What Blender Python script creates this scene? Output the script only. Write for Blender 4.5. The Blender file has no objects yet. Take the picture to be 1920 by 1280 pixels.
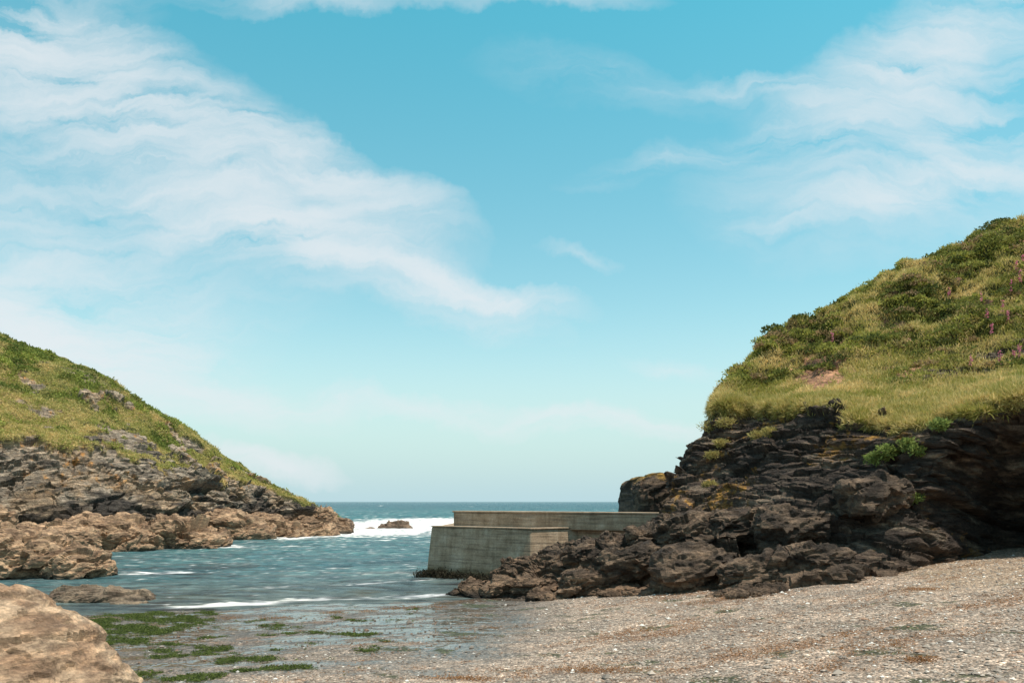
import bpy, bmesh, math, time
import numpy as np
rng=np.random.default_rng(11)
F=1500.0; H=4.0
T0=time.time()
def P(px,py,Y): return np.array([(px-960)/F*Y, Y, H+(940-py)/F*Y])
def proj(V):
    return 960+V[:,0]/V[:,1]*F, 940-(V[:,2]-H)/V[:,1]*F
# ---------------------------------------------------------------- noise
U=np.uint32
def hsh(ix,iy,iz,seed):
    h=ix.astype(U)*U(374761393)+iy.astype(U)*U(668265263)+iz.astype(U)*U(2246822519)+U((seed*97003+12345)&0xffffffff)
    h=(h^(h>>U(15)))*U(2246822519); h=(h^(h>>U(13)))*U(3266489917); return h^(h>>U(16))
def perlin(p,seed=0):
    i=np.floor(p).astype(np.int64); f=p-i
    u=f*f*f*(f*(f*6-15)+10); out=np.zeros(len(p))
    for a in (0,1):
        for b in (0,1):
            for c in (0,1):
                h=hsh(i[:,0]+a,i[:,1]+b,i[:,2]+c,seed)
                gx=(h&U(1023))/511.5-1; gy=((h>>U(10))&U(1023))/511.5-1; gz=((h>>U(20))&U(1023))/511.5-1
                w=(u[:,0] if a else 1-u[:,0])*(u[:,1] if b else 1-u[:,1])*(u[:,2] if c else 1-u[:,2])
                out+=w*(gx*(f[:,0]-a)+gy*(f[:,1]-b)+gz*(f[:,2]-c))
    return out*1.3
def fbm(p,o=4,seed=0,g=0.5):
    s=0;a=1;q=p.copy()
    for k in range(o):
        s=s+a*perlin(q,seed+k*7); q=q*2.03+5.3; a*=g
    return s
def ridged(p,o=4,seed=0):
    s=0;a=1;q=p.copy()
    for k in range(o):
        s=s+a*(1-2*np.abs(perlin(q,seed+k*7))); q=q*2.07+3.1; a*=0.5
    return s/1.8
def vor(p,seed=0):
    i=np.floor(p).astype(np.int64); n=len(p)
    F1=np.full(n,9.0);F2=np.full(n,9.0);R=np.zeros(n);Tt=np.zeros(n)
    for a in (-1,0,1):
        for b in (-1,0,1):
            for c in (-1,0,1):
                jx,jy,jz=i[:,0]+a,i[:,1]+b,i[:,2]+c
                h=hsh(jx,jy,jz,seed)
                dx=p[:,0]-jx-(h&U(1023))/1023.; dy=p[:,1]-jy-((h>>U(10))&U(1023))/1023.; dz=p[:,2]-jz-((h>>U(20))&U(1023))/1023.
                d=dx*dx+dy*dy+dz*dz
                h2=hsh(jx,jy,jz,seed+991)
                m=d<F1
                F2=np.where(m,F1,np.minimum(F2,d)); F1=np.where(m,d,F1)
                R=np.where(m,(h2>>U(8))/16777215.,R)
                t=dx*((h2&U(255))/127.5-1)+dy*(((h2>>U(8))&U(255))/127.5-1)+dz*(((h2>>U(16))&U(255))/127.5-1)
                Tt=np.where(m,t,Tt)
    return np.sqrt(F1),np.sqrt(F2),R,Tt
def sstep(a,b,x):
    t=np.clip((x-a)/(b-a),0,1); return t*t*(3-2*t)
def rotm(ax,ay,az):
    cx,sx=math.cos(ax),math.sin(ax);cy,sy=math.cos(ay),math.sin(ay);cz,sz=math.cos(az),math.sin(az)
    return np.array([[cz,-sz,0],[sz,cz,0],[0,0,1]])@np.array([[cy,0,sy],[0,1,0],[-sy,0,cy]])@np.array([[1,0,0],[0,cx,-sx],[0,sx,cx]])
def rockdisp(p,R,s=1.0,seed=0,an=(0.5,0.5,1.15)):
    q=(p@R.T)*np.array(an)/s
    w=q+0.35*np.stack([fbm(q*0.8,2,seed+1),fbm(q*0.8,2,seed+2),fbm(q*0.8,2,seed+3)],1)
    d=np.zeros(len(p))
    for f,a,t,k in ((0.45,0.75,0.55,0),(1.3,0.30,0.30,20),(3.6,0.12,0.14,40)):
        f1,f2,r,tt=vor(w*f,seed+k)
        d+=a*(r-.5)+t*tt-0.16*a*(1-sstep(0,0.12,f2-f1))
    d+=0.10*ridged(q*2.2,4,seed+60)
    return d*s
# ---------------------------------------------------------------- mesh
def mesh(name,V,Fc,mat,col=None,smooth=False,parent=None):
    V=np.asarray(V,dtype=np.float32);Fc=np.asarray(Fc,dtype=np.int32)
    me=bpy.data.meshes.new(name); k=Fc.shape[1]
    me.vertices.add(len(V)); me.vertices.foreach_set('co',V.ravel())
    me.loops.add(Fc.size); me.loops.foreach_set('vertex_index',Fc.ravel())
    me.polygons.add(len(Fc)); me.polygons.foreach_set('loop_start',np.arange(len(Fc),dtype=np.int32)*k)
    me.polygons.foreach_set('use_smooth',np.full(len(Fc),smooth))
    me.update(calc_edges=True)
    if col is not None:
        c=np.ones((len(V),4),dtype=np.float32); c[:,:col.shape[1]]=col
        at=me.color_attributes.new('Col','FLOAT_COLOR','POINT'); at.data.foreach_set('color',c.ravel())
    me.materials.append(mat)
    ob=bpy.data.objects.new(name,me); bpy.context.scene.collection.objects.link(ob)
    if parent: ob.parent=parent
    return ob
def gridfaces(r,c):
    a=(np.arange(r-1)[:,None]*c+np.arange(c-1)[None]).ravel()
    return np.stack([a,a+1,a+c+1,a+c],1)
def catmull(C,counts,axis):
    C=np.moveaxis(C,axis,0); n=len(C); out=[]; par=[]
    for i in range(n-1):
        p1,p2=C[i],C[i+1]; p0=C[i-1] if i>0 else 2*p1-p2; p3=C[i+2] if i+2<n else 2*p2-p1
        k=counts[i]; t=np.arange(k)/k
        if i==n-2: t=np.linspace(0,1,k)
        t_=t.reshape((-1,)+(1,)*p1.ndim)
        m1=(p2-p0)*.4;m2=(p3-p1)*.4
        out.append((2*t_**3-3*t_**2+1)*p1+(t_**3-2*t_**2+t_)*m1+(-2*t_**3+3*t_**2)*p2+(t_**3-t_**2)*m2)
        par.append(i+t)
    return np.moveaxis(np.concatenate(out),0,axis),np.concatenate(par)
def gnorm(G):
    du=np.gradient(G,axis=1);dv=np.gradient(G,axis=0)
    n=np.cross(du,dv);l=np.linalg.norm(n,axis=2,keepdims=True)+1e-9
    return n/l,l[...,0]
def leaves(P0,N,L,W,col,k=0.8):
    n=len(P0)
    a=rng.normal(size=(n,3));a/=np.linalg.norm(a,axis=1,keepdims=True);a=a+N*k
    a/=np.linalg.norm(a,axis=1,keepdims=True)+1e-6
    b=np.cross(a,rng.normal(size=(n,3)));b/=np.linalg.norm(b,axis=1,keepdims=True)+1e-6
    L=np.broadcast_to(L,(n,))[:,None];W=np.broadcast_to(W,(n,))[:,None]
    V=np.stack([P0,P0+a*L*.5+b*W,P0+a*L,P0+a*L*.5-b*W],1).reshape(-1,3)
    return V,np.arange(4*n).reshape(n,4),np.repeat(col,4,0)
def join(parts):
    Vs=[];Fs=[];Cs=[];o=0
    for v,f,c in parts:
        Vs.append(v);Fs.append(f+o);Cs.append(c[:,:3]);o+=len(v)
    return np.concatenate(Vs),np.concatenate(Fs),np.concatenate(Cs)
def mixc(a,b,t):
    a=np.asarray(a,float);b=np.asarray(b,float)
    return a*(1-t[:,None])+b*t[:,None]
# ---------------------------------------------------------------- materials
def newmat(name):
    m=bpy.data.materials.new(name);m.use_nodes=True;nt=m.node_tree
    return m,nt,nt.nodes['Principled BSDF'],nt.nodes['Material Output']
def nd(nt,t,**k):
    n=nt.nodes.new(t)
    for a,b in k.items(): setattr(n,a,b)
    return n
def ramp(nt,fac,stops):
    r=nt.nodes.new('ShaderNodeValToRGB');e=r.color_ramp.elements
    while len(e)<len(stops): e.new(0.5)
    for x,(p,c) in zip(e,stops): x.position=p;x.color=(*c,1) if len(c)==3 else c
    nt.links.new(fac,r.inputs[0]);return r.outputs[0]
def mul(nt,a,b,fac=1.0,mode='MULTIPLY'):
    m=nt.nodes.new('ShaderNodeMix');m.data_type='RGBA';m.blend_type=mode
    m.inputs[0].default_value=fac
    nt.links.new(a,m.inputs[6]);nt.links.new(b,m.inputs[7]);return m.outputs[2]
def rockmat(name,fine=1.0,bump=0.6,crack=.25):
    m,nt,bs,out=newmat(name);L=nt.links
    tc=nd(nt,'ShaderNodeTexCoord');at=nd(nt,'ShaderNodeAttribute',attribute_name='Col')
    mp=nd(nt,'ShaderNodeMapping');mp.inputs['Rotation'].default_value=(0.15,0.3,0.2);mp.inputs['Scale'].default_value=(0.5,0.5,2.4)
    L.new(tc.outputs['Object'],mp.inputs[0])
    n1=nd(nt,'ShaderNodeTexNoise');n1.inputs['Scale'].default_value=2.2*fine;n1.inputs['Detail'].default_value=9;n1.inputs['Roughness'].default_value=.7
    n2=nd(nt,'ShaderNodeTexNoise');n2.inputs['Scale'].default_value=9*fine;n2.inputs['Detail'].default_value=6;n2.inputs['Roughness'].default_value=.7
    v=nd(nt,'ShaderNodeTexVoronoi',feature='DISTANCE_TO_EDGE');v.inputs['Scale'].default_value=1.6*fine
    L.new(mp.outputs[0],n1.inputs[0]);L.new(tc.outputs['Object'],n2.inputs[0])
    wv=nd(nt,'ShaderNodeVectorMath',operation='ADD');L.new(mp.outputs[0],wv.inputs[0]);L.new(n1.outputs['Color'],wv.inputs[1]);L.new(wv.outputs[0],v.inputs[0])
    c1=ramp(nt,n1.outputs[0],[(0.3,(0.40,0.37,0.36)),(0.5,(0.95,0.92,0.88)),(0.70,(2.0,1.85,1.68))])
    c2=ramp(nt,n2.outputs[0],[(0.3,(0.6,0.6,0.6)),(0.7,(1.4,1.4,1.4))])
    c=mul(nt,at.outputs['Color'],c1);c=mul(nt,c,c2)
    L.new(c,bs.inputs['Base Color'])
    bs.inputs['Roughness'].default_value=.85;bs.inputs['Specular IOR Level'].default_value=.3
    a=nd(nt,'ShaderNodeMath',operation='MULTIPLY_ADD');a.inputs[1].default_value=.5
    L.new(n2.outputs[0],a.inputs[0]);L.new(n1.outputs[0],a.inputs[2])
    r=nd(nt,'ShaderNodeMapRange');r.inputs[2].default_value=.06
    L.new(v.outputs[0],r.inputs[0])
    a2=nd(nt,'ShaderNodeMath',operation='MULTIPLY_ADD');a2.inputs[1].default_value=crack
    L.new(r.outputs[0],a2.inputs[0]);L.new(a.outputs[0],a2.inputs[2])
    b=nd(nt,'ShaderNodeBump');b.inputs['Strength'].default_value=bump;b.inputs['Distance'].default_value=.35/fine
    L.new(a2.outputs[0],b.inputs['Height']);L.new(b.outputs[0],bs.inputs['Normal'])
    return m
def leafmat(name):
    m,nt,bs,out=newmat(name);L=nt.links
    at=nd(nt,'ShaderNodeAttribute',attribute_name='Col')
    L.new(at.outputs['Color'],bs.inputs['Base Color']);bs.inputs['Roughness'].default_value=.75;bs.inputs['Specular IOR Level'].default_value=.2
    tr=nd(nt,'ShaderNodeBsdfTranslucent');L.new(at.outputs['Color'],tr.inputs[0])
    mx=nd(nt,'ShaderNodeMixShader');mx.inputs[0].default_value=.38
    L.new(bs.outputs[0],mx.inputs[1]);L.new(tr.outputs[0],mx.inputs[2]);L.new(mx.outputs[0],out.inputs[0])
    return m
M_cliff=rockmat('cliff_rock',1.0,.9)
M_bould=rockmat('boulder_rock',1.6,.55)
M_leaf=leafmat('foliage')
# ---------------------------------------------------------------- beach
def beach_h(X,Y):
    s=33-0.36*np.clip(-X-2,0,10)-0.45*np.clip(-X-12,0,20)
    d=s-Y
    h=np.where(d>0,0.045*d,0.07*d)
    h=h+0.115*np.log1p(np.exp(np.clip((X-0.3)*1.5,-30,30)))/1.5
    h=h-0.16*np.exp(-((X+8.5)/4.0)**2)*sstep(0,6,d)
    return np.clip(h,-4,3.2+0.002*np.clip(X,0,500))
def beach_z(X,Y):
    p=np.stack([X,Y,np.zeros_like(X)],1)
    near=sstep(80,40,np.hypot(X,Y))
    return beach_h(X,Y)+near*(0.06*fbm(p*0.35,3,5)+0.02*fbm(p*1.7,3,9)+0.012*fbm(p*7,2,15))
def ground_at(px,py):
    px=np.asarray(px,float);py=np.asarray(py,float);Y=np.full(px.shape,20.0)
    for _ in range(40):
        X=(px-960)/F*Y; Y=0.6*Y+0.4*(H-beach_h(X,Y))*F/(py-940)
    return (px-960)/F*Y,Y
xs=np.concatenate([[-20000,-5000,-1000,-250,-80,-45],np.linspace(-28,28,620),[34,45,80,250,1000,5000,20000]])
ys=np.concatenate([[-20000,-4000,-500,-60,-10,0,5],9*np.exp(np.linspace(0,math.log(40/9),600)),[45,60,100,300,1000,5000,20000,45000]])
GX,GY=np.meshgrid(xs,ys);X=GX.ravel();Y=GY.ravel()
Z=beach_z(X,Y)
p2=np.stack([X,Y,np.zeros_like(X)],1)
alg_spec=[(215,1176,165,30),(300,1166,100,10),(350,1222,85,12),(375,1268,65,9),(510,1250,75,6),(450,1240,60,5)]
def algae_mask(X,Y):
    m=np.zeros_like(X)
    for px,py,rx,ry in alg_spec:
        cx,cy=ground_at(px,py);x2,_=ground_at(px+rx,py);_,y2=ground_at(px,py-ry)
        m=np.maximum(m,1.15-((X-cx)/(x2-cx))**2-((Y-cy)/(y2-cy))**2)
    q=np.stack([X+.5*Y,Y,X*0],1)
    return np.minimum(m,.66)+0.95*fbm(q*np.array([0.7,.7,1]),6,33,.68)
def weed_mask(X,Y):
    q=np.stack([X*0.20+Y*0.10,Y*0.55-X*0.28,X*0],1)
    b=fbm(q,3,41)+0.7*fbm(np.stack([X*1.5,Y*2.5,X*0],1),4,43,.65)
    hh=beach_h(X,Y)
    return b*1.0+0.25*sstep(0.4,1.2,hh)-0.35
def wetness(X,Y):
    p2=np.stack([X,Y,X*0],1);hb=beach_h(X,Y)
    n1=fbm(p2*0.5,4,51);n2=fbm(p2*3,3,53);n6=fbm(p2*np.array([.35,.8,1]),5,57,.6)
    wet=sstep(1.0,0.45,hb+0.32*n6+.05*n2)*sstep(3.0,-1.0,X+1.5*n1)
    return np.maximum(wet,sstep(0.34,0.14,hb+.08*n1)),hb,n1,n2,n6
wet,hb,n1,n2,n6=wetness(X,Y)
n3=fbm(p2*np.array([9,9,1.]),2,55)
col=mixc([0.50,0.39,0.30],[0.31,0.255,0.205],sstep(-.4,.5,n1+0.5*n2))
col=mixc(col,[0.12,0.10,0.08],wet*0.9)
wm=sstep(-0.1,0.5,weed_mask(X,Y))
col=mixc(col,[0.30,0.17,0.095],wm*0.5)
col=col*(1+0.25*n3)[:,None]
al=sstep(0.42,0.62,algae_mask(X,Y)+.12*n3)*(hb>-0.10)
col=mixc(col,[0.05,0.068,0.022],al*0.88)
sandm=sstep(1.55,1.9,hb+0.2*n1)*sstep(17,21,Y)
col=mixc(col,[0.45,0.34,0.235],sandm*.7)
gloss=wet*(.5+.5*sstep(-.2,.2,n6*-1+.15))*(1-al*.8)
cc=np.concatenate([col,gloss[:,None]],1)
m,nt,bs,out=newmat('beach_shingle');L=nt.links
tc=nd(nt,'ShaderNodeTexCoord');at=nd(nt,'ShaderNodeAttribute',attribute_name='Col')
v1=nd(nt,'ShaderNodeTexVoronoi');v1.inputs['Scale'].default_value=17
v2=nd(nt,'ShaderNodeTexVoronoi');v2.inputs['Scale'].default_value=38
no=nd(nt,'ShaderNodeTexNoise');no.inputs['Scale'].default_value=3;no.inputs['Detail'].default_value=8;no.inputs['Roughness'].default_value=.7
for x in (v1,v2,no): L.new(tc.outputs['Object'],x.inputs[0])
s1=nd(nt,'ShaderNodeSeparateColor');L.new(v1.outputs['Color'],s1.inputs[0])
s2=nd(nt,'ShaderNodeSeparateColor');L.new(v2.outputs['Color'],s2.inputs[0])
c=mul(nt,at.outputs['Color'],ramp(nt,s1.outputs[0],[(0,(.42,.40,.38)),(.6,(.95,.93,.92)),(.92,(1.2,1.2,1.22)),(1,(2.0,2.0,2.0))]))
c=mul(nt,c,ramp(nt,s2.outputs[0],[(0,(.5,.5,.5)),(.8,(1.1,1.1,1.1)),(1,(1.9,1.85,1.8))]))
c=mul(nt,c,ramp(nt,no.outputs[0],[(.3,(.7,.7,.7)),(.7,(1.25,1.25,1.25))]))
L.new(c,bs.inputs['Base Color'])
L.new(ramp(nt,at.outputs['Alpha'],[(0,(.9,)*3),(.5,(.5,)*3),(1,(.07,)*3)]),bs.inputs['Roughness'])
inv=nd(nt,'ShaderNodeMath',operation='MULTIPLY_ADD');inv.inputs[1].default_value=-.95;inv.inputs[2].default_value=.97
L.new(at.outputs['Alpha'],inv.inputs[0])
b=nd(nt,'ShaderNodeBump',invert=True);b.inputs['Distance'].default_value=.05
L.new(inv.outputs[0],b.inputs['Strength']);L.new(v1.outputs['Distance'],b.inputs['Height']);L.new(b.outputs[0],bs.inputs['Normal'])
mesh('beach_ground',np.stack([X,Y,Z],1),gridfaces(len(ys),len(xs)),m,cc,True)
print('beach',time.time()-T0)
# ---------------------------------------------------------------- lofted land
def loft(ctrl,rc,ccnt):
    C=np.array(ctrl); C=np.swapaxes(C,0,1)
    G,pv=catmull(C,rc,0);G,pu=catmull(G,ccnt,1)
    return G,pv,pu
def backrows(col,d1,d2):
    r=col[-1];return col+[r+np.array(d1),r+np.array(d2)]
RC=[]
RC.append([np.array(a,float) for a in [(22,80,-2),(22.3,80,2.5),(23,80,5),(24,80,8),(25,80,9),(28,80,13),(31,80,15),(36,95,14),(45,125,8)]])
tbl=[
[(1218,1130,38),(1245,985,38),(1276,890,41),(1337,775,42),(1346,750,43.5),(1392,705,45),(1440,668,48)],
[(1330,1130,29),(1320,990,32),(1350,880,36),(1410,768,38),(1430,745,40),(1490,680,43),(1560,593,47)],
[(1450,1145,25.5),(1450,1005,28.5),(1465,880,32),(1540,768,33.5),(1550,728,37),(1620,640,41),(1680,522,46)],
[(1600,1130,24.5),(1590,1010,27),(1600,890,29.5),(1675,802,30),(1670,722,35.5),(1730,620,40),(1800,472,46)],
[(1740,1110,25),(1735,1010,26.5),(1745,890,27.5),(1800,778,28),(1790,715,34.5),(1840,600,39),(1925,420,46)],
[(1880,1095,29),(1890,980,30),(1890,870,29),(1925,745,26.8),(1925,690,33.5),(1960,560,38),(2100,370,46)],
[(2060,1140,25),(2060,1000,25.5),(2060,850,25.3),(2090,720,25),(2090,670,32),(2130,520,37),(2350,300,46)],
[(2600,1250,18),(2600,1000,19),(2600,800,20),(2620,640,21),(2620,590,28),(2650,430,34),(2800,250,46)]]
for r in tbl: RC.append(backrows([P(*a) for a in r],(4,18,-1.5),(12,50,-8)))
G,pv,pu=loft(RC,[45,85,100,50,75,90,25,10],[45,85,85,85,80,75,60,30])
nr,nc=G.shape[:2];N,A=gnorm(G)
if N[nr//3,nc//2,1]>0: N=-N
Vb=G.reshape(-1,3);Nn=N.reshape(-1,3)
PV=np.repeat(pv,nc);PU=np.tile(pu,nr)
nz=fbm(Vb*0.45,4,70)
veg=sstep(2.86,3.02,PV+0.26*nz+0.18*fbm(Vb*1.6,3,75))
outc=sstep(0.05,0.2,fbm(Vb*np.array([.4,.4,1.2]),3,77)+.25*sstep(4.5,5.0,PU))*sstep(3.9,4.1,PV)*sstep(4.6,4.3,PV)*sstep(4.0,4.6,PU)
veg*=1-outc
Rr=rotm(0.12,-0.22,0.3)
D=rockdisp(Vb,Rr,1.0,100,(.34,.34,1.5))
f1,f2,r1,t1=vor(Vb*np.array([.75,.75,1.0])+0.3*fbm(Vb,2,8)[:,None],300)
g1,g2,r2,t2=vor(Vb*2.1,310)
up=sstep(4.1,4.9,PV+.7*fbm(Vb*.3,3,79))
bil=(0.20+0.85*up)*(0.72-f1)*0.8+(0.12+.15*up)*(0.8-g1)+0.45*fbm(Vb*.3,3,81)*up
D2=D*(1-veg)*0.9+(bil)*veg
V=Vb+Nn*(D2*np.where(PV>6.5,.4,1))[:,None]
Gd=V.reshape(nr,nc,3);N2,A2=gnorm(Gd)
if N2[nr//3,nc//2,1]>0: N2=-N2
N2=N2.reshape(-1,3);A2=A2.ravel()
X,Y,Z=V.T
c1=fbm(V*0.35,4,90);c2=fbm((V@Rr.T)*np.array([.5,.5,3.0]),5,92,.6);c3=fbm(V*3,3,94)
rock=mixc([0.068,0.052,0.043],[0.27,0.215,0.165],sstep(-.1,.65,c2+.4*c1+.10*(Z-5)/3))
rock=mixc(rock,[0.21,0.135,0.09],sstep(0,.5,c1)*.5)
rock=mixc(rock,[0.19,0.135,0.096],sstep(2.6,1.4,Z+.7*c1)*.7)
rock=mixc(rock,[0.42,0.23,0.05],sstep(.36,.54,c1*.7+c3*.6+.12*sstep(4,7,Z))*.75)
vg=mixc([0.21,0.19,0.07],[0.10,0.105,0.036],up)
colr=mixc(rock,vg,veg)
px,py=proj(V)
dirt=np.exp(-((px-1540)/66)**2-((py-700)/46)**2)+.5*fbm(V*1.5,3,96)
dm=sstep(.45,.7,dirt)*(PV<6.2)*(PV>3.1)
dm=np.maximum(dm,sstep(.60,.75,fbm(V*.7,4,98)+.1)*(PV>3.4)*(PV<5.6))
colr=mixc(colr,[0.48,0.27,0.17],dm)
mesh('right_cliff_hill',V,gridfaces(nr,nc),M_cliff,colr)
w=A2*veg*(1-dm*.985)*(PV<6.35)*(PU>0.6)*(PU<7.2)
w/=w.sum()
n=340000
idx=rng.choice(len(V),n,p=w)
B=V[idx]+rng.normal(size=(n,3))*0.05
upi=up[idx];l1=r1[idx];big=c1[idx]
isg=(rng.random(n)>upi*0.88)|(big+0.5*(r1[idx]-.5)<-.26)
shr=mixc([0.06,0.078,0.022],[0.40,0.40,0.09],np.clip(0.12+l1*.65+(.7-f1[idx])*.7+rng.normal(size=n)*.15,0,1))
shr=mixc(shr,[0.30,0.20,0.11],((r2[idx]>.80)*.6))
gra=mixc([0.36,0.35,0.08],[0.80,0.62,0.28],np.clip(.45+fbm(B*.6,4,120)*1.1+rng.normal(size=n)*.24,0,1))
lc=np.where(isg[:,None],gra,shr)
LL=np.where(isg,rng.uniform(.14,.34,n),rng.uniform(.09,.20,n));WW=np.where(isg,rng.uniform(.010,.022,n),rng.uniform(.03,.06,n))
NN=np.where(isg[:,None],np.array([0,0,1.])*1.0+N2[idx]*.3,N2[idx])
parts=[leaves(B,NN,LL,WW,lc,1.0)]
w2=A2*veg*up*(PV<6.2)*(PU<7.2)*(PU>.8)*(c1>-.25);w2/=w2.sum()
cid=rng.choice(len(V),520,p=w2)
for i in cid:
    k=150;r=rng.uniform(.2,.55);q=rng.normal(size=(k,3));q/=np.linalg.norm(q,axis=1,keepdims=True);q[:,2]=np.abs(q[:,2])
    b=V[i]+q*r*np.array([1.3,1.3,.65])*rng.uniform(.6,1.05,(k,1))
    t=rng.random();base=np.array([0.075,0.10,0.028])*(1-t)+np.array([0.38,0.38,0.09])*t
    if rng.random()<.15: base=np.array([0.33,0.23,0.12])
    parts.append(leaves(b,q,rng.uniform(.09,.18,k),rng.uniform(.03,.055,k),base*rng.uniform(.6,1.4,(k,1)),.8))
ml=(PV>2.9)&(PV<3.45)&(veg>.3)&(PU<7);ii=rng.choice(np.flatnonzero(ml),60000)
parts.append(leaves(V[ii],N2[ii]*.5+np.array([0,0,.2]),rng.uniform(.15,.45,len(ii)),.013,mixc([0.36,0.34,0.08],[0.78,0.62,0.29],np.clip(.4+.8*fbm(V[ii]*1.2,2,5)+rng.normal(size=len(ii))*.2,0,1)),.9))
tuf=[(1640,855,.35),(1665,850,.4),(1700,838,.35),(1720,842,.3),(1662,930,.3),(1705,932,.28),(1330,905,.25),(1335,850,.3),(1420,815,.35),(1440,805,.3),(1350,830,.3),(1760,800,.3),(1330,800,.5),(1360,790,.4)]
for tx,ty,r in tuf:
    d=(px-tx)**2+(py-ty)**2+np.where(Y>44,1e6,0)
    c_=np.argsort(d)[:30];i=c_[np.argmin(Y[c_])]
    k=420;q=rng.normal(size=(k,3));q/=np.linalg.norm(q,axis=1,keepdims=True);q[:,1]=-np.abs(q[:,1])
    b=V[i]+q*r*rng.uniform(.3,1,(k,1))*np.array([1.3,.7,.6])
    g=np.array([0.25,0.31,0.09]) if tx>1500 else np.array([.44,.38,.14])
    parts.append(leaves(b,q+np.array([0,0,.6]),rng.uniform(.10,.2,k),.03 if tx>1500 else .015,g*rng.uniform(.6,1.5,(k,1)),.8))
v_,f_,c_=join(parts)
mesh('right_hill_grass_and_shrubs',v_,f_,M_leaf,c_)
parts=[]
for tx,ty in [(1905,520),(1912,545),(1895,560),(1918,500),(1880,600),(1840,580),(1900,690),(1875,700),(1910,685),(1820,700),(1780,575),(1860,640),(1890,615),(1850,610),(1560,655)]:
    d=(px-tx)**2+(py-ty)**2+np.where((Y>46)|(Y<24),1e6,0)
    i=np.argmin(d);k=30;h=rng.uniform(.5,1.0)
    t=rng.uniform(.35,1,k)
    b=V[i]+np.stack([rng.normal(size=k)*.03*(1.2-t),rng.normal(size=k)*.03,.1+t*h],1)
    parts.append(leaves(b,np.tile([0,0,-.4],(k,1)),.08,.03,np.array([0.85,0.28,0.42])*rng.uniform(.7,1.1,(k,1)),.8))
    b=V[i]+np.stack([np.zeros(8),np.zeros(8),np.linspace(0,h,8)],1)
    parts.append(leaves(b,np.tile([0,0,3.],(8,1)),.2,.012,np.tile([[.16,.18,.05]],(8,1)),3))
v_,f_,c_=join(parts);mesh('foxglove_flowers',v_,f_,M_leaf,c_)
print('cliff',time.time()-T0)
# left headland
tbl=[
[(668,1015,97),(655,982,98),(648,976,99),(640,974,100),(632,973,102)],
[(615,1030,90),(600,990,93),(592,968,96),(580,955,99),(570,946,103)],
[(510,1035,86),(500,985,90),(490,925,95),(475,905,99),(465,888,104)],
[(410,1050,74),(395,988,79),(385,890,86),(365,850,91),(350,812,98)],
[(290,1060,66),(280,988,70),(270,868,78),(262,815,86),(250,748,95)],
[(150,1070,61),(150,985,65),(140,852,72),(140,770,82),(130,680,93)],
[(0,1085,57),(0,975,62),(0,826,69),(0,735,80),(0,630,92)],
[(-200,1110,50),(-200,970,55),(-200,790,62),(-200,660,75),(-200,560,88)],
[(-600,1200,36),(-600,960,40),(-600,720,48),(-600,560,66),(-600,440,85)]]
LC=[backrows([P(*a) for a in r],(-5,25,-2.5),(-18,60,-13)) for r in tbl]
for k in (0,1): 
    LC[k][5]=LC[k][4]+np.array([-6,8,-1.5]);LC[k][6]=LC[k][4]+np.array([-14,20,-8])
G,pv,pu=loft(LC,[50,130,100,100,25,10],[50,75,85,90,90,90,60,20])
nr,nc=G.shape[:2];N,A=gnorm(G)
if N[nr//3,nc//2,1]>0: N=-N
Vb=G.reshape(-1,3);Nn=N.reshape(-1,3);PV=np.repeat(pv,nc);PU=np.tile(pu,nr)
nz=fbm(Vb*0.22,4,170)
veg=sstep(1.93,2.05,PV+0.36*nz+.18*fbm(Vb*.9,3,171)-.9*sstep(2.1,1.3,PU)*1.0)
o1=fbm(Vb*np.array([.28,.28,.5]),4,177)+.75*np.exp(-((PU-4.15)/.35)**2-((PV-2.5)/.45)**2)+.15*sstep(6,3.5,PU)+.3*fbm(Vb*.9,3,178)
outc=sstep(.33,.45,o1)*sstep(3.95,3.5,PV)
veg*=1-outc
Rl=rotm(0.1,0.35,-0.3)
D=rockdisp(Vb,Rl,2.0,200,(.42,.42,1.3))
f1,f2,r1,t1=vor(Vb*.55,320)
D2=D*(1-veg)*(.35+.65*sstep(0.2,1.8,PU))*np.where(outc>.3,.6,1)+veg*(.45*(.7-f1)+.9*fbm(Vb*.12,3,182)+.25*fbm(Vb*.8,2,183))
D2+=outc*.25
V=Vb+Nn*(D2*np.where(PV>4.3,.5,1))[:,None]
N2,A2=gnorm(V.reshape(nr,nc,3))
if N2[nr//3,nc//2,1]>0: N2=-N2
N2=N2.reshape(-1,3);A2=A2.ravel();X,Y,Z=V.T
c1=fbm(V*.2,4,190);c2=fbm((V@Rl.T)*np.array([.4,.4,1.3]),4,192);c3=fbm(V*1.5,3,194)
rock=mixc([0.13,0.11,0.09],[0.42,0.35,0.28],sstep(-.4,.5,c2+.3*c1+.25*(PV-1.5)))
rock=mixc(rock,[0.40,0.27,0.16],sstep(-.1,.4,c1+.4*c3)*.5)
rock=mixc(rock,[0.058,0.05,0.045],sstep(4.6,3.4,Z+1.6*c1+1.8*c2)*.88)
rock=mixc(rock,[0.30,0.20,0.13],sstep(2.8,2.0,Z+1.0*c1)*.9)
rock=mixc(rock,[0.06,0.05,0.04],sstep(.7,.2,Z+.3*c1))
rock=mixc(rock,[0.60,0.28,0.06],sstep(.28,.5,c1*.5+c3*.6)*sstep(4,7,Z)*.75)
gg=mixc([0.18,0.19,0.06],[0.40,0.31,0.13],sstep(-.4,.4,c1+.4*c3-.3*(PV-2.8)))
colr=mixc(rock,gg,veg)
mesh('left_headland',V,gridfaces(nr,nc),M_cliff,colr)
w=A2*veg**2*(PV<4.2)*(PU<7.3);w/=w.sum();n=210000
idx=rng.choice(len(V),n,p=w);B=V[idx]+rng.normal(size=(n,3))*.08
s_=sstep(-.05,.4,fbm(B*.25,3,195)+.3*(PV[idx]-3.1)+.25*(r1[idx]-.5))
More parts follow.
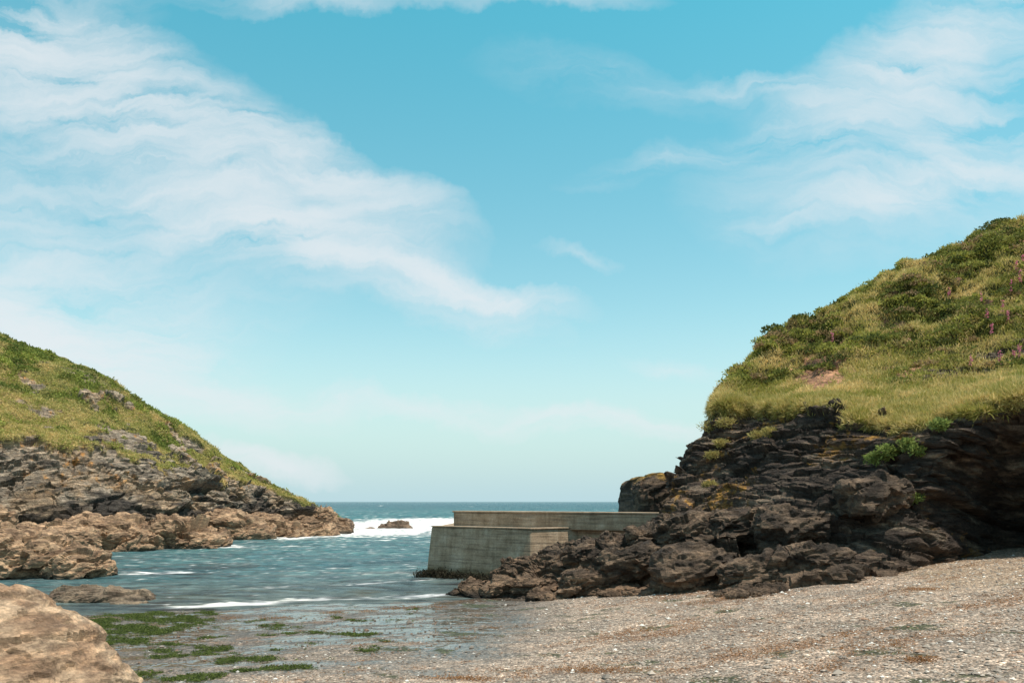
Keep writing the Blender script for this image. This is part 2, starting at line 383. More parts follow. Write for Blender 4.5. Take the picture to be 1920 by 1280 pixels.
lc=mixc(mixc([0.32,0.33,0.08],[0.74,0.56,0.25],np.clip(.42+1.0*fbm(B*.5,3,197)+rng.normal(size=n)*.2,0,1)),mixc([0.11,0.145,0.035],[0.33,0.37,0.08],np.clip(r1[idx]+rng.normal(size=n)*.15,0,1)),s_)
v_,f_,c_=leaves(B,N2[idx]*.6+np.array([0,0,.6]),rng.uniform(.15,.42,n),np.where(s_>.5,.08,.035),lc,1.0)
mesh('left_headland_grass',v_,f_,M_leaf,c_)
print('headland',time.time()-T0)
# ---------------------------------------------------------------- outcrop
tb=[
[(832,1135,33.8),(836,1118,34.2),(840,1112,34.6),(846,1130,35.8)],
[(895,1150,33.2),(900,1098,34),(915,1072,35.2),(930,1095,37)],
[(985,1155,32),(985,1082,33.2),(1000,1034,35.2),(1010,1080,38)],
[(1080,1150,31.2),(1078,1062,32.3),(1090,1000,35),(1095,1065,38.5)],
[(1190,1145,29.8),(1185,1060,31.2),(1195,996,35),(1200,1050,39)],
[(1270,1145,28),(1270,1050,30),(1262,968,34.5),(1270,1010,39)],
[(1400,1150,26),(1390,1050,28),(1370,970,33),(1380,965,38)]]
G,pv,pu=loft([[P(*a) for a in r] for r in tb],[80,110,60],[45,60,70,75,70,80])
nr,nc=G.shape[:2];N,_=gnorm(G)
if N[nr//3,nc//2,1]>0:N=-N
Vb=G.reshape(-1,3);PU=np.tile(pu,nr)
V=Vb+N.reshape(-1,3)*(rockdisp(Vb,rotm(.1,-.3,.2),.75,400)*1.1*(.35+.65*sstep(0,1,PU)))[:,None]
def darkrock(V,seed=0):
    X,Y,Z=V.T
    c1=fbm(V*.5,4,410+seed);c2=fbm(V*np.array([1,1,2.5]),4,420+seed)
    c=mixc([0.068,0.052,0.041],[0.22,0.16,0.115],sstep(-.4,.5,c2+.3*c1))
    c=mixc(c,[0.28,0.19,0.128],sstep(1.9,.7,Z+.6*c1)*.65)
    return mixc(c,[0.035,0.03,0.025],sstep(.45,.1,Z+.25*c1)*sstep(6,2,X))
mesh('rock_outcrop',V,gridfaces(nr,nc),M_cliff,darkrock(V))
# ---------------------------------------------------------------- boulders
def ico(s):
    bm=bmesh.new();bmesh.ops.create_icosphere(bm,subdivisions=s,radius=1)
    v=np.array([x.co[:] for x in bm.verts]);f=np.array([[y.index for y in x.verts] for x in bm.faces]);bm.free();return v,f
ICO={5:ico(5),6:ico(6),4:ico(4),7:ico(7)}
def boulder(c,size,rot=(0,0,0),seed=0,s=.8,sub=6,amp=1.0,power=.8,Rs=None,an=(.5,.5,1.15)):
    v,f=ICO[sub]
    u=np.sign(v)*np.abs(v)**power
    p=(u*np.array(size))@rotm(*rot).T+np.array(c)
    nrm=(v/np.array(size))@rotm(*rot).T;nrm/=np.linalg.norm(nrm,axis=1,keepdims=True)
    p=p+nrm*(rockdisp(p,Rs if Rs is not None else rotm(.1,.3,.2),s,seed,an)*amp)[:,None]
    return p,f
def tan(V,lo=(0.20,0.13,0.085),hi=(0.42,0.29,0.19),wetz=.45,seed=0):
    c1=fbm(V*.6,4,510+seed);c2=fbm(V*np.array([1,1,3.]),4,520+seed)
    c=mixc(lo,hi,sstep(-.5,.5,c2+.4*c1))
    return mixc(c,[0.05,0.045,0.035],sstep(wetz,wetz-.35,V[:,2]+.25*c1))
def rocks(name,lst,colf,mat,smooth=False):
    parts=[]
    for a in lst:
        p,f=boulder(*a[0],**a[1]);parts.append((p,f,colf(p)))
    v,f,c=join(parts);return mesh(name,v,f,mat,c,smooth)
sl=rotm(.1,.45,-.2)
rocks('shore_boulders',[
 ((P(20,1062,42),(3.0,2.5,1.9)),dict(rot=(0,.15,.2),seed=1,s=.9,Rs=sl)),
 ((P(140,1068,41.5),(1.7,1.6,.95)),dict(rot=(0,.2,.1),seed=2,s=.7,Rs=sl)),
 ((P(-110,1030,44),(4,3,3.0)),dict(seed=3,s=1.1,Rs=sl)),
 ((P(215,1018,65),(3.7,3,2.2)),dict(rot=(0,.15,.0),seed=4,s=1.1,Rs=sl)),
 ((P(345,1018,67.5),(3.7,3,2.1)),dict(rot=(0,.3,.0),seed=5,s=1.1,Rs=sl)),
 ((P(95,1022,60),(3,2.5,1.7)),dict(rot=(0,.2,0),seed=6,s=1.1,Rs=sl)),
 ((P(430,998,82),(4.5,3,1.9)),dict(rot=(0,.2,0),seed=7,s=1.2,Rs=sl)),
 ((P(520,998,88),(4.5,3,1.5)),dict(rot=(0,.2,0),seed=8,s=1.2,Rs=sl)),
 ((P(590,1000,90),(2.4,2,1.0)),dict(rot=(0,.3,0),seed=9,s=1.1,Rs=sl)),
 ((P(605,975,97),(1.5,1.5,1.8)),dict(seed=10,s=.9,sub=5)),
],lambda V:tan(V,seed=1),M_bould)
rocks('foreground_boulder',[(((-10.35,13.6,0.0),(4.15,3.0,2.75)),dict(rot=(0,.18,.1),seed=27,s=.7,amp=.34,power=1.0,sub=7,Rs=rotm(.2,.55,.1),an=(.3,.4,1.3)))],
 lambda V:tan(V,(0.29,0.19,0.125),(0.50,0.37,0.26),-.5,3),M_bould)
gx,gy=ground_at(185,1142)
rocks('flat_shore_rock',[(((gx,gy,-.05),(2.2,1.3,.5)),dict(rot=(0,.06,.1),seed=31,s=.5,amp=.6,Rs=sl)),
 (((gx+1.6,gy-1.0,-.05),(.9,.5,.22)),dict(seed=32,s=.3,amp=.5,sub=5))],lambda V:tan(V,(0.13,0.095,0.07),(0.24,0.19,0.14),.25,5),M_bould)
rocks('sea_rock',[((P(745,995,114),(2.6,2,1.15)),dict(rot=(0,.12,0),seed=41,s=.8,sub=5)),
 ((P(686,999,111),(1.5,1,.55)),dict(seed=42,s=.6,sub=5)),((P(640,985,108),(1.6,1,.8)),dict(seed=43,s=.6,sub=5))],lambda V:tan(V,(0.12,0.085,0.065),(0.26,0.19,0.14),.3,7),M_bould)
rocks('rock_stack',[(((13.2,62,1.5),(4.35,4,4.5)),dict(rot=(0,-.03,.1),seed=54,s=1.0,power=.3,amp=.4))],
   lambda V:mixc(darkrock(V,3)*.8,[0.38,0.24,0.06],sstep(5.4,5.9,V[:,2]+.7*fbm(V*.9,3,3))*.9),M_cliff)
lst=[]
for k in range(46):
    bx=rng.uniform(880,1480);yy=np.interp(bx,[880,1000,1200,1400,1480],[1114,1121,1109,1112,1105])+rng.uniform(-4,5)
    gx,gy=ground_at(bx,yy);s=rng.uniform(.12,.6)
    lst.append((((float(gx),float(gy),float(beach_h(gx,gy))),(s*1.6,s,s*.3)),dict(rot=(0,rng.uniform(-.2,.2),rng.uniform(-.5,.5)),seed=600+k,s=s*.6,sub=4 if s<.35 else 5,amp=.9)))
for a in [(1110,1095,30.8,1.0,.6),(1180,1060,31,1.3,.9),(1300,1075,28.2,1.2,.9),(1420,1080,26.2,1.1,.8),(1230,1010,33,1.2,.8),(1310,1000,31,1.4,.9),(1390,985,30,1.2,.8),(1480,990,28.3,1.1,.7),(1000,1098,32.8,1.0,.5),(940,1104,33.6,.9,.4),(1530,1060,25.4,1.0,.9),(1095,1035,33.5,1.0,.6),(1640,935,27.8,.9,.6)]:
    lst.append(((P(*a[:3]),(a[3]*1.15,a[3]*.9,a[4]*.9)),dict(rot=(0,rng.uniform(-.3,.1),rng.uniform(-.6,.6)),seed=int(a[0]),s=.55,sub=5,amp=1.15)))
rocks('cliff_foot_rocks',lst,lambda V:darkrock(V,9),M_cliff)
print('rocks',time.time()-T0)
# ---------------------------------------------------------------- pier
m,nt,bs,out=newmat('pier_concrete');L=nt.links
tc=nd(nt,'ShaderNodeTexCoord');geo=nd(nt,'ShaderNodeSeparateXYZ');L.new(tc.outputs['Object'],geo.inputs[0])
n1=nd(nt,'ShaderNodeTexNoise');n1.inputs['Scale'].default_value=1.2;n1.inputs['Detail'].default_value=10;n1.inputs['Roughness'].default_value=.7
n2=nd(nt,'ShaderNodeTexNoise');n2.inputs['Scale'].default_value=14;n2.inputs['Detail'].default_value=5
mp=nd(nt,'ShaderNodeMapping');mp.inputs['Scale'].default_value=(.35,.35,7);L.new(tc.outputs['Object'],mp.inputs[0])
n3=nd(nt,'ShaderNodeTexNoise');n3.inputs['Scale'].default_value=1.5;n3.inputs['Detail'].default_value=4;L.new(mp.outputs[0],n3.inputs[0])
mp2=nd(nt,'ShaderNodeMapping');mp2.inputs['Scale'].default_value=(5,5,.35);L.new(tc.outputs['Object'],mp2.inputs[0])
n4=nd(nt,'ShaderNodeTexNoise');n4.inputs['Scale'].default_value=1;n4.inputs['Detail'].default_value=5;L.new(mp2.outputs[0],n4.inputs[0])
L.new(tc.outputs['Object'],n1.inputs[0]);L.new(tc.outputs['Object'],n2.inputs[0])
c=ramp(nt,n1.outputs[0],[(.3,(.24,.165,.105)),(.5,(.36,.265,.18)),(.7,(.47,.375,.28))])
c=mul(nt,c,ramp(nt,n3.outputs[0],[(.35,(.68,.68,.68)),(.5,(1,1,1)),(.7,(1.15,1.15,1.15))]))
c=mul(nt,c,ramp(nt,n4.outputs[0],[(.35,(.85,.84,.82)),(.55,(1.05,1.05,1.05))]))
c=mul(nt,c,ramp(nt,n2.outputs[0],[(.3,(.8,.8,.8)),(.7,(1.15,1.15,1.15))]))
za=nd(nt,'ShaderNodeMath',operation='MULTIPLY_ADD');za.inputs[1].default_value=.8;L.new(n1.outputs[0],za.inputs[0]);L.new(geo.outputs[2],za.inputs[2])
mr=nd(nt,'ShaderNodeMapRange');mr.inputs[1].default_value=.65;mr.inputs[2].default_value=1.1;L.new(za.outputs[0],mr.inputs[0])
c=mul(nt,c,ramp(nt,mr.outputs[0],[(0,(.16,.14,.10)),(.4,(.6,.55,.43)),(1,(1,1,1))]))
L.new(c,bs.inputs['Base Color']);bs.inputs['Roughness'].default_value=.9
b=nd(nt,'ShaderNodeBump');b.inputs['Strength'].default_value=.5;b.inputs['Distance'].default_value=.06
ad=nd(nt,'ShaderNodeMath',operation='ADD');L.new(n1.outputs[0],ad.inputs[0]);L.new(n3.outputs[0],ad.inputs[1]);L.new(ad.outputs[0],b.inputs['Height']);L.new(b.outputs[0],bs.inputs['Normal'])
M_con=m
pier=bpy.data.objects.new('harbour_pier',None);bpy.context.scene.collection.objects.link(pier)
def prism(name,foot_bot,foot_top,z0,z1,bev=.05):
    bm=bmesh.new();n=len(foot_bot)
    b=[bm.verts.new((x,y,z0)) for x,y in foot_bot];t=[bm.verts.new((x,y,z1)) for x,y in foot_top]
    bm.faces.new(b[::-1]);bm.faces.new(t)
    for i in range(n): bm.faces.new((b[i],b[(i+1)%n],t[(i+1)%n],t[i]))
    bmesh.ops.recalc_face_normals(bm,faces=bm.faces)
    bmesh.ops.bevel(bm,geom=list(bm.edges),offset=bev,segments=1,affect='EDGES',profile=.5)
    me=bpy.data.meshes.new(name);bm.to_mesh(me);bm.free();me.materials.append(M_con)
    o=bpy.data.objects.new(name,me);bpy.context.scene.collection.objects.link(o);o.parent=pier;return o
prism('lower_quay',[(-4.75,42.2),(0.9,37.9),(3.9,39.4),(7,36.5),(9,48),(-4.0,52)],[(-4.25,42.4),(0.9,38.6),(3.3,40.0),(7,37.2),(9,47.5),(-3.6,51.5)],-2.0,2.66,.04)
prism('quay_capping',[(-4.28,42.36),(0.9,38.52),(3.3,39.92),(3.2,40.5),(0.9,39.3),(-3.9,43.0)],[(-4.28,42.36),(0.9,38.52),(3.3,39.92),(3.2,40.5),(0.9,39.3),(-3.9,43.0)],2.663,2.73,.015)
def wallpts(o,t0,t1):
    a=np.array([-3.30,44.1]);bb=np.array([9.5,34.9]);d=(bb-a)/np.linalg.norm(bb-a);nn=np.array([-d[1],d[0]])
    Lw=np.linalg.norm(bb-a)
    return [tuple(a+d*o+nn*t0),tuple(a+d*(Lw)+nn*t0),tuple(a+d*(Lw)+nn*t1),tuple(a+d*o+nn*t1)]
prism('parapet_wall',wallpts(.05,.05,1.0),wallpts(.05,.05,1.0),2.60,3.40,.03)
prism('parapet_coping',wallpts(0,0,1.05),wallpts(0,0,1.05),3.403,3.50,.02)
# ---------------------------------------------------------------- sea
ys=np.concatenate([15*np.exp(np.linspace(0,math.log(700/15),900)),[900,1300,2000,3500,7000,15000,45000]])
ss=np.linspace(-1.35,1.35,680)
S,GY=np.meshgrid(ss,ys);X=(S*(GY+18)).ravel();Y=GY.ravel()
p=np.stack([X,Y,X*0],1)
amp=.08+.18*sstep(45,110,Y)*sstep(4000,300,Y)
dep=-beach_h(X,Y)
fade=sstep(0,.6,dep+.05)
q=p*np.array([.16,.42,1]);q[:,1]+=.5*fbm(p*.08,2,3)
rg=ridged(q,4,700)
w3=ridged(p*np.array([.38,1.0,1])+.35*fbm(p*.3,2,4)[:,None],4,715)
Zw=amp*fade*(rg*.9+.8*perlin(p*np.array([.05,.16,1]),710)+.35*fbm(p*np.array([.9,1.8,1]),3,720))
Zw+=.10*fade*w3*sstep(170,80,Y)
wig=.10*perlin(p*.3,8)
Zw+=.10*np.exp(-((dep-.36-wig)/.07)**2)*sstep(-16,-10,X)*sstep(2,-4,X)
n4=fbm(p*np.array([.35,.9,1]),5,730);n5=fbm(p*np.array([1.6,3.5,1]),4,735,.65)
def blob(cx,cy,rx,ry): return np.exp(-((X-cx)/rx)**2-((Y-cy)/ry)**2)
fo=1.6*blob(-21,124,10,26)+1.5*blob(-12,130,9,22)+1.5*blob(-24,100,6,9)+.95*blob(-16,165,18,30)+1.1*blob(-32,83,7,3.5)+.9*blob(-27,92,5,4)+.8*blob(-29,86,6,5)+.5*blob(9,58,3,5)+.5*blob(-12,95,14,14)+.9*blob(-26,68,7,2.5)+.75*blob(-20,44,3,1.5)
foam=sstep(.42,.85,fo+.6*n4+.4*n5)
line=np.exp(-((dep-.10-wig-.03*n5)/.05)**2)*sstep(-15,-11,X)*(.6+.9*sstep(-.3,.3,perlin(p*.35,71)))
line2=np.exp(-((dep-.42-wig-.04*n5)/.07)**2)*sstep(-14,-9,X)*sstep(0,-3,X)*sstep(-.2,.3,perlin(p*.3,77)+.15)
foam=np.maximum(foam,sstep(.35,1.0,(line*.9+line2*.8)+.5*n5))
foam=np.maximum(foam,.6*sstep(.98,1.3,n5+rg*.75+.1)*sstep(60,110,Y)*sstep(420,200,Y))
foam=np.maximum(foam,.6*sstep(.90,1.3,n5*.9+w3*.8)*sstep(36,45,Y)*sstep(110,70,Y))
sh=sstep(1.3,.0,dep)
deep=mixc([0.036,0.135,0.155],[0.018,0.092,0.12],sstep(60,700,Y))
deep=mixc(deep,[0.035,0.19,0.18],sstep(-.1,.5,n4)*sstep(45,80,Y)*sstep(500,200,Y)*.65)
cl=mixc(deep,[0.11,0.092,0.065],sh*.85)
dk=sstep(.0,.35,fbm(p*np.array([.14,.65,1]),5,760,.6))*sstep(65,42,Y)
cl=mixc(cl,[0.035,0.022,0.022],dk*.85)
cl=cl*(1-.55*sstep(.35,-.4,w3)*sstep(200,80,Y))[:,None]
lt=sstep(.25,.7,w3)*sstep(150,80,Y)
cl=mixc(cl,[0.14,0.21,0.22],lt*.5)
cl=mixc(cl,[.82,.83,.83],foam)
m,nt,bs,out=newmat('sea_water');L=nt.links
at=nd(nt,'ShaderNodeAttribute',attribute_name='Col');tc=nd(nt,'ShaderNodeTexCoord')
mp=nd(nt,'ShaderNodeMapping');mp.inputs['Scale'].default_value=(.55,1.2,1);L.new(tc.outputs['Object'],mp.inputs[0])
na=nd(nt,'ShaderNodeTexNoise');na.inputs['Scale'].default_value=1.3;na.inputs['Detail'].default_value=7;na.inputs['Roughness'].default_value=.62
nb=nd(nt,'ShaderNodeTexNoise');nb.inputs['Scale'].default_value=.13;nb.inputs['Detail'].default_value=8;nb.inputs['Roughness'].default_value=.65
L.new(mp.outputs[0],na.inputs[0]);L.new(mp.outputs[0],nb.inputs[0])
b1=nd(nt,'ShaderNodeBump');b1.inputs['Strength'].default_value=1.0;b1.inputs['Distance'].default_value=.45;L.new(na.outputs[0],b1.inputs['Height'])
b2=nd(nt,'ShaderNodeBump');b2.inputs['Strength'].default_value=.8;b2.inputs['Distance'].default_value=1.3;L.new(nb.outputs[0],b2.inputs['Height']);L.new(b1.outputs[0],b2.inputs['Normal'])
df=nd(nt,'ShaderNodeBsdfDiffuse')
cv=mul(nt,at.outputs['Color'],ramp(nt,nb.outputs[0],[(.35,(.65,.7,.75)),(.65,(1.3,1.25,1.2))]))
cv=mul(nt,cv,ramp(nt,na.outputs[0],[(.35,(.5,.52,.55)),(.65,(1.5,1.45,1.4))]))
L.new(cv,df.inputs[0]);L.new(b2.outputs[0],df.inputs['Normal'])
gl=nd(nt,'ShaderNodeBsdfGlossy');gl.inputs['Roughness'].default_value=.08;gl.inputs[0].default_value=(.9,.92,.95,1);L.new(b2.outputs[0],gl.inputs['Normal'])
fr=nd(nt,'ShaderNodeFresnel');fr.inputs[0].default_value=1.33;L.new(b2.outputs[0],fr.inputs['Normal'])
sc=nd(nt,'ShaderNodeSeparateColor');L.new(at.outputs['Color'],sc.inputs[0])
kf=nd(nt,'ShaderNodeMapRange');kf.inputs[1].default_value=.25;kf.inputs[2].default_value=.6;kf.inputs[3].default_value=.72;kf.inputs[4].default_value=0.02;L.new(sc.outputs[0],kf.inputs[0])
mm=nd(nt,'ShaderNodeMath',operation='MULTIPLY');L.new(fr.outputs[0],mm.inputs[0]);L.new(kf.outputs[0],mm.inputs[1])
mx=nd(nt,'ShaderNodeMixShader');L.new(mm.outputs[0],mx.inputs[0]);L.new(df.outputs[0],mx.inputs[1]);L.new(gl.outputs[0],mx.inputs[2]);L.new(mx.outputs[0],out.inputs[0])
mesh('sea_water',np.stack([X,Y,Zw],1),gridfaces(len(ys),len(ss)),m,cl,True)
print('sea',time.time()-T0)
# ---------------------------------------------------------------- shingle, seaweed
n=30000
gx=rng.uniform(-10,17,n);gy=10+24*rng.random(n)**1.6
hz=beach_z(gx,gy);wt_=wetness(gx,gy)[0];k=(hz>.08)&(rng.random(n)>wt_*.7);gx,gy,hz,wt_=gx[k],gy[k],hz[k],wt_[k];n=len(gx)
o=np.array([[1,0,0],[0,1,0],[-1,0,0],[0,-1,0],[0,0,1],[0,0,-1]],float)
of=np.array([[0,1,4],[1,2,4],[2,3,4],[3,0,4],[1,0,5],[2,1,5],[3,2,5],[0,3,5]])
s=rng.lognormal(-3.8,.42,n);ang=rng.uniform(0,6.28,n)
vv=o[None]*np.stack([s*1.3,s,s*.6],1)[:,None]*rng.uniform(.75,1.2,(n,6,1))
ca,sa=np.cos(ang)[:,None],np.sin(ang)[:,None]
vx=vv[...,0]*ca-vv[...,1]*sa;vy=vv[...,0]*sa+vv[...,1]*ca
vv=np.stack([vx+gx[:,None],vy+gy[:,None],vv[...,2]+(hz+s*.2)[:,None]],2)
t=rng.random(n);pc=mixc([0.17,0.145,0.12],[0.46,0.39,0.32],t);pc[rng.random(n)<.05]=[.75,.72,.66];pc[rng.random(n)<.08]=[.33,.21,.14]
pc*=(1-.5*wt_)[:,None]
m,nt,bs,out=newmat('pebble');at=nd(nt,'ShaderNodeAttribute',attribute_name='Col');nt.links.new(at.outputs['Color'],bs.inputs['Base Color']);bs.inputs['Roughness'].default_value=.7
mesh('beach_pebbles',vv.reshape(-1,3),(of[None]+6*np.arange(n)[:,None,None]).reshape(-1,3),m,np.repeat(pc,6,0))
def weedmesh(name,gx,gy,size,colA,colB,lift=.02,flat=.35):
    n=len(gx);b=np.stack([gx,gy,beach_z(gx,gy)+rng.uniform(0,lift,n)],1)
    V,f,c=leaves(b,np.tile([0,0,flat],(n,1)),size*rng.uniform(.6,1.4,n),size*.16*rng.uniform(.6,1.4,n),mixc(colA,colB,rng.random(n)),1.0)
    zz=np.repeat(b[:,2],4);V[:,2]=zz+np.abs(V[:,2]-zz)*.5
    mesh(name,V,f,M_leaf,c)
gx=rng.uniform(-5,17,400000);gy=10+22*rng.random(400000)**1.3
wk=weed_mask(gx,gy)+rng.normal(size=len(gx))*.30;k=(wk>.50)&(beach_h(gx,gy)>.45);gx=gx[k][:30000];gy=gy[k][:30000]
cl_=[(430,1157,25,4),(500,1158,20,4),(530,1157,15,3),(630,1150,20,3),(690,1146,22,3),(740,1140,25,3),(780,1138,20,3),(820,1136,20,3),(1725,1240,30,5),(1735,1108,35,3),(1120,1258,90,7),(870,1272,60,5)]
for a in cl_:
    kk=int(200+a[2]*9);x_,y_=ground_at(a[0]+rng.normal(size=kk)*a[2]*.6,np.clip(a[1]+rng.normal(size=kk)*a[3]*.5,1050,1300));gx=np.r_[gx,x_];gy=np.r_[gy,y_]
weedmesh('seaweed_wrack',gx,gy,.055,[0.18,0.08,0.032],[0.42,0.22,0.09],.04)
gx=rng.uniform(-17,-3,500000);gy=rng.uniform(11,30,500000)
k=(algae_mask(gx,gy)+rng.normal(size=len(gx))*.10>.55)&(beach_h(gx,gy)>-.06);gx=gx[k][:70000];gy=gy[k][:70000]
weedmesh('green_algae',gx,gy,.08,[0.05,0.075,0.022],[0.15,0.19,0.045],.012,.0)
parts=[]
for k in range(26):
    t=rng.uniform(0,.75);c0=np.array([-4.7+5.4*t,41.9-4.1*t,rng.uniform(0,.35)*(1.1-abs(t-.3))])
    q=rng.normal(size=(140,3))*np.array([.3,.15,.14]);parts.append(leaves(c0+q,np.tile([0,-.5,-1.],(140,1)),.2,.03,np.array([.03,.026,.015])*rng.uniform(.5,1.6,(140,1)),1))
v_,f_,c_=join(parts);mesh('pier_foot_seaweed',v_,f_,M_leaf,c_)
# ---------------------------------------------------------------- light
sd=np.array([0.33,-0.15,1.0]);sd/=np.linalg.norm(sd)
el=math.asin(sd[2]);az=math.atan2(sd[0],sd[1])
import mathutils
sun=bpy.data.lights.new('sun','SUN');sun.energy=5.0;sun.angle=math.radians(.5);sun.color=(1,.93,.81)
so=bpy.data.objects.new('sun',sun);bpy.context.scene.collection.objects.link(so)
so.rotation_euler=mathutils.Vector(sd).to_track_quat('Z','Y').to_euler()
W=bpy.data.worlds.new('World');bpy.context.scene.world=W;W.use_nodes=True;nt=W.node_tree;L=nt.links
bg=nt.nodes['Background'];bg.inputs[1].default_value=.1
sky=nd(nt,'ShaderNodeTexSky',sky_type='NISHITA');sky.sun_disc=False;sky.sun_elevation=el;sky.sun_rotation=az
sky.air_density=1.0;sky.dust_density=.6;sky.ozone_density=1.0
tc=nd(nt,'ShaderNodeTexCoord');sp=nd(nt,'ShaderNodeSeparateXYZ');L.new(tc.outputs['Generated'],sp.inputs[0])
ab=nd(nt,'ShaderNodeMath',operation='ABSOLUTE');L.new(sp.outputs[1],ab.inputs[0])
mxx=nd(nt,'ShaderNodeMath',operation='MAXIMUM');mxx.inputs[1].default_value=.08;L.new(ab.outputs[0],mxx.inputs[0])
du=nd(nt,'ShaderNodeMath',operation='DIVIDE');L.new(sp.outputs[0],du.inputs[0]);L.new(mxx.outputs[0],du.inputs[1])
dv=nd(nt,'ShaderNodeMath',operation='DIVIDE');L.new(sp.outputs[2],dv.inputs[0]);L.new(mxx.outputs[0],dv.inputs[1])
uv=nd(nt,'ShaderNodeCombineXYZ');L.new(du.outputs[0],uv.inputs[0]);L.new(dv.outputs[0],uv.inputs[1])
wn=nd(nt,'ShaderNodeTexNoise');wn.inputs['Scale'].default_value=3.0;wn.inputs['Detail'].default_value=7;wn.inputs['Roughness'].default_value=.6;L.new(uv.outputs[0],wn.inputs[0])
ws=nd(nt,'ShaderNodeVectorMath',operation='SUBTRACT');ws.inputs[1].default_value=(.5,.5,.5);L.new(wn.outputs['Color'],ws.inputs[0])
wsc=nd(nt,'ShaderNodeVectorMath',operation='SCALE');wsc.inputs['Scale'].default_value=.20;L.new(ws.outputs[0],wsc.inputs[0])
wu=nd(nt,'ShaderNodeVectorMath',operation='ADD');L.new(uv.outputs[0],wu.inputs[0]);L.new(wsc.outputs[0],wu.inputs[1])
cls=[(300,240,660,150,27,.9),(60,150,340,170,14,.55),(640,340,330,70,27,.75),(600,480,520,85,17,.95),(130,430,580,300,8,.6),(890,545,250,36,9,.8),(80,30,240,120,0,.4),
(180,670,540,95,12,.85),(850,770,600,34,5,.5),(520,870,170,40,9,.7),(60,600,450,140,5,.45),(1760,250,520,250,-18,.62),(1760,60,460,130,-32,.7),(1400,165,130,30,8,.45),(1700,370,380,55,-14,.65),
(580,-8,330,32,-3,.45),(1000,-8,260,25,2,.3),(1090,500,90,18,10,.3),(1260,300,240,40,-15,.3),(1490,205,90,16,0,.3),(1250,660,100,28,5,.2),(1150,790,300,36,5,.4),(1150,140,300,60,10,.2)]
acc=None
for cx,cy,hl,hw,a,wt in cls:
    mp=nd(nt,'ShaderNodeMapping',vector_type='TEXTURE')
    mp.inputs['Location'].default_value=((cx-960)/F,(940-cy)/F,0);mp.inputs['Rotation'].default_value=(0,0,-math.radians(a));mp.inputs['Scale'].default_value=(hl/F,hw/F,1)
    fl=nd(nt,'ShaderNodeVectorMath',operation='MULTIPLY');fl.inputs[1].default_value=(1,1,0);L.new(wu.outputs[0],fl.inputs[0]);L.new(fl.outputs[0],mp.inputs[0])
    g=nd(nt,'ShaderNodeTexGradient',gradient_type='SPHERICAL');L.new(mp.outputs[0],g.inputs[0])
    k=nd(nt,'ShaderNodeMath',operation='MULTIPLY_ADD');k.inputs[1].default_value=wt;L.new(g.outputs['Fac'],k.inputs[0])
    if acc is not None: L.new(acc,k.inputs[2])
    else: k.inputs[2].default_value=0
    acc=k.outputs[0]
def streak(rot,sx,sy,sc_,det):
    mp=nd(nt,'ShaderNodeMapping');mp.inputs['Rotation'].default_value=(0,0,math.radians(rot));mp.inputs['Scale'].default_value=(sx,sy,1);L.new(wu.outputs[0],mp.inputs[0])
    sn=nd(nt,'ShaderNodeTexNoise');sn.inputs['Scale'].default_value=sc_;sn.inputs['Detail'].default_value=det;sn.inputs['Roughness'].default_value=.6;sn.inputs['Distortion'].default_value=.4;L.new(mp.outputs[0],sn.inputs[0]);return sn.outputs[0]
sA=streak(20,1.5,6.5,1.6,9);sB=streak(14,2.2,13,2.8,8)
sm=nd(nt,'ShaderNodeMath',operation='MULTIPLY_ADD');sm.inputs[1].default_value=.6;L.new(sB,sm.inputs[0]);L.new(sA,sm.inputs[2])
st=nd(nt,'ShaderNodeMapRange');st.inputs[1].default_value=.62;st.inputs[2].default_value=1.02;st.inputs[3].default_value=.05;st.inputs[4].default_value=1.65;L.new(sm.outputs[0],st.inputs[0])
dm_=nd(nt,'ShaderNodeMath',operation='MULTIPLY');L.new(acc,dm_.inputs[0]);L.new(st.outputs[0],dm_.inputs[1])
e1=nd(nt,'ShaderNodeMath',operation='MULTIPLY');e1.inputs[1].default_value=-1.7;L.new(dm_.outputs[0],e1.inputs[0])
e2=nd(nt,'ShaderNodeMath',operation='EXPONENT');L.new(e1.outputs[0],e2.inputs[0])
e3=nd(nt,'ShaderNodeMath',operation='MULTIPLY_ADD');e3.inputs[1].default_value=-.90;e3.inputs[2].default_value=.90;L.new(e2.outputs[0],e3.inputs[0])
cfc=nd(nt,'ShaderNodeClamp');L.new(e3.outputs[0],cfc.inputs[0])
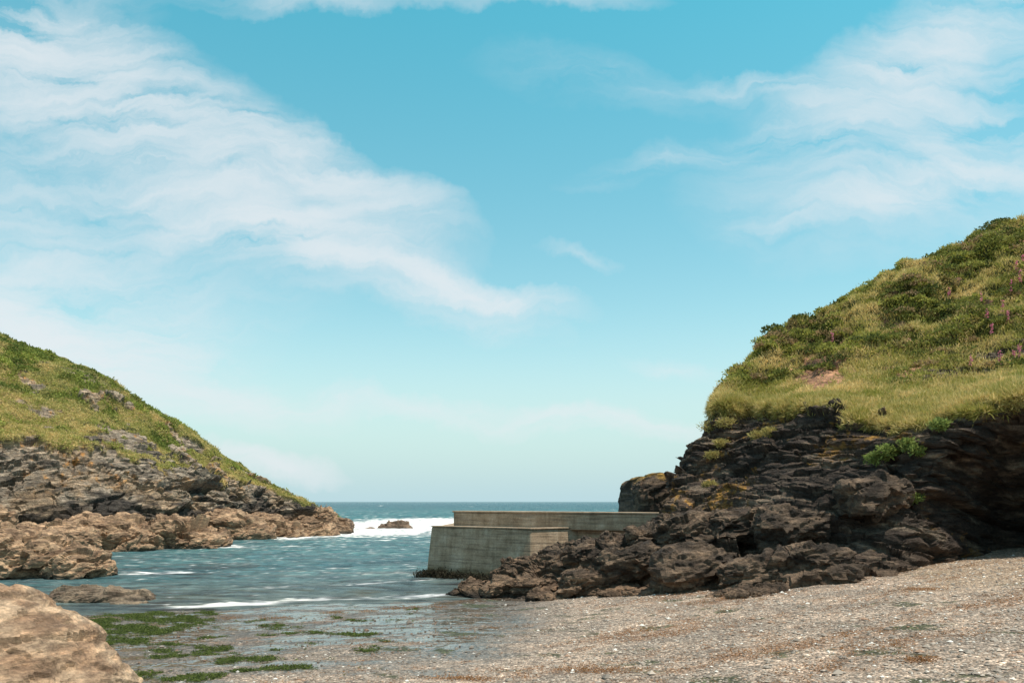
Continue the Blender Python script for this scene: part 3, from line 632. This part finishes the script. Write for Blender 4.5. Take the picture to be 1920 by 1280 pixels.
def mrange(a,b,smooth=False):
    r=nd(nt,'ShaderNodeMapRange');r.inputs[1].default_value=a;r.inputs[2].default_value=b
    if smooth: r.interpolation_type='SMOOTHSTEP'
    L.new(sp.outputs[2],r.inputs[0]);return r.outputs[0]
tc_=nd(nt,'ShaderNodeMix',data_type='RGBA');tc_.inputs[6].default_value=(1.95,2.0,1.55,1);tc_.inputs[7].default_value=(.85,2.45,1.88,1);L.new(mrange(.12,.52),tc_.inputs[0])
tz_=nd(nt,'ShaderNodeMix',data_type='RGBA');tz_.inputs[7].default_value=(1.5,1.3,1.0,1);L.new(tc_.outputs[2],tz_.inputs[6]);L.new(mrange(.53,.72,True),tz_.inputs[0])
tint=nd(nt,'ShaderNodeMix',data_type='RGBA',blend_type='MULTIPLY');tint.inputs[0].default_value=1
L.new(sky.outputs[0],tint.inputs[6]);L.new(tz_.outputs[2],tint.inputs[7])
hz_=nd(nt,'ShaderNodeMapRange',interpolation_type='SMOOTHSTEP');hz_.inputs[1].default_value=-.02;hz_.inputs[2].default_value=.24;hz_.inputs[3].default_value=.97;hz_.inputs[4].default_value=0;L.new(sp.outputs[2],hz_.inputs[0])
hm=nd(nt,'ShaderNodeMix',data_type='RGBA');hm.inputs[7].default_value=(4.9,7.0,7.7,1);L.new(hz_.outputs[0],hm.inputs[0]);L.new(tint.outputs[2],hm.inputs[6])
cm=nd(nt,'ShaderNodeMix',data_type='RGBA');cm.inputs[7].default_value=(8.1,8.5,8.8,1)
L.new(cfc.outputs[0],cm.inputs[0]);L.new(hm.outputs[2],cm.inputs[6]);L.new(cm.outputs[2],bg.inputs[0])
# ---------------------------------------------------------------- camera
cam=bpy.data.cameras.new('camera');co=bpy.data.objects.new('camera',cam);bpy.context.scene.collection.objects.link(co)
co.location=(0,0,H);co.rotation_euler=(math.pi/2,0,0);cam.sensor_width=36;cam.lens=F/1920*36;cam.shift_y=300/1920;cam.clip_end=80000;cam.clip_start=.1
sc_=bpy.context.scene;sc_.camera=co
sc_.view_settings.view_transform='Standard';sc_.view_settings.look='None';sc_.view_settings.exposure=0
print('done',time.time()-T0)
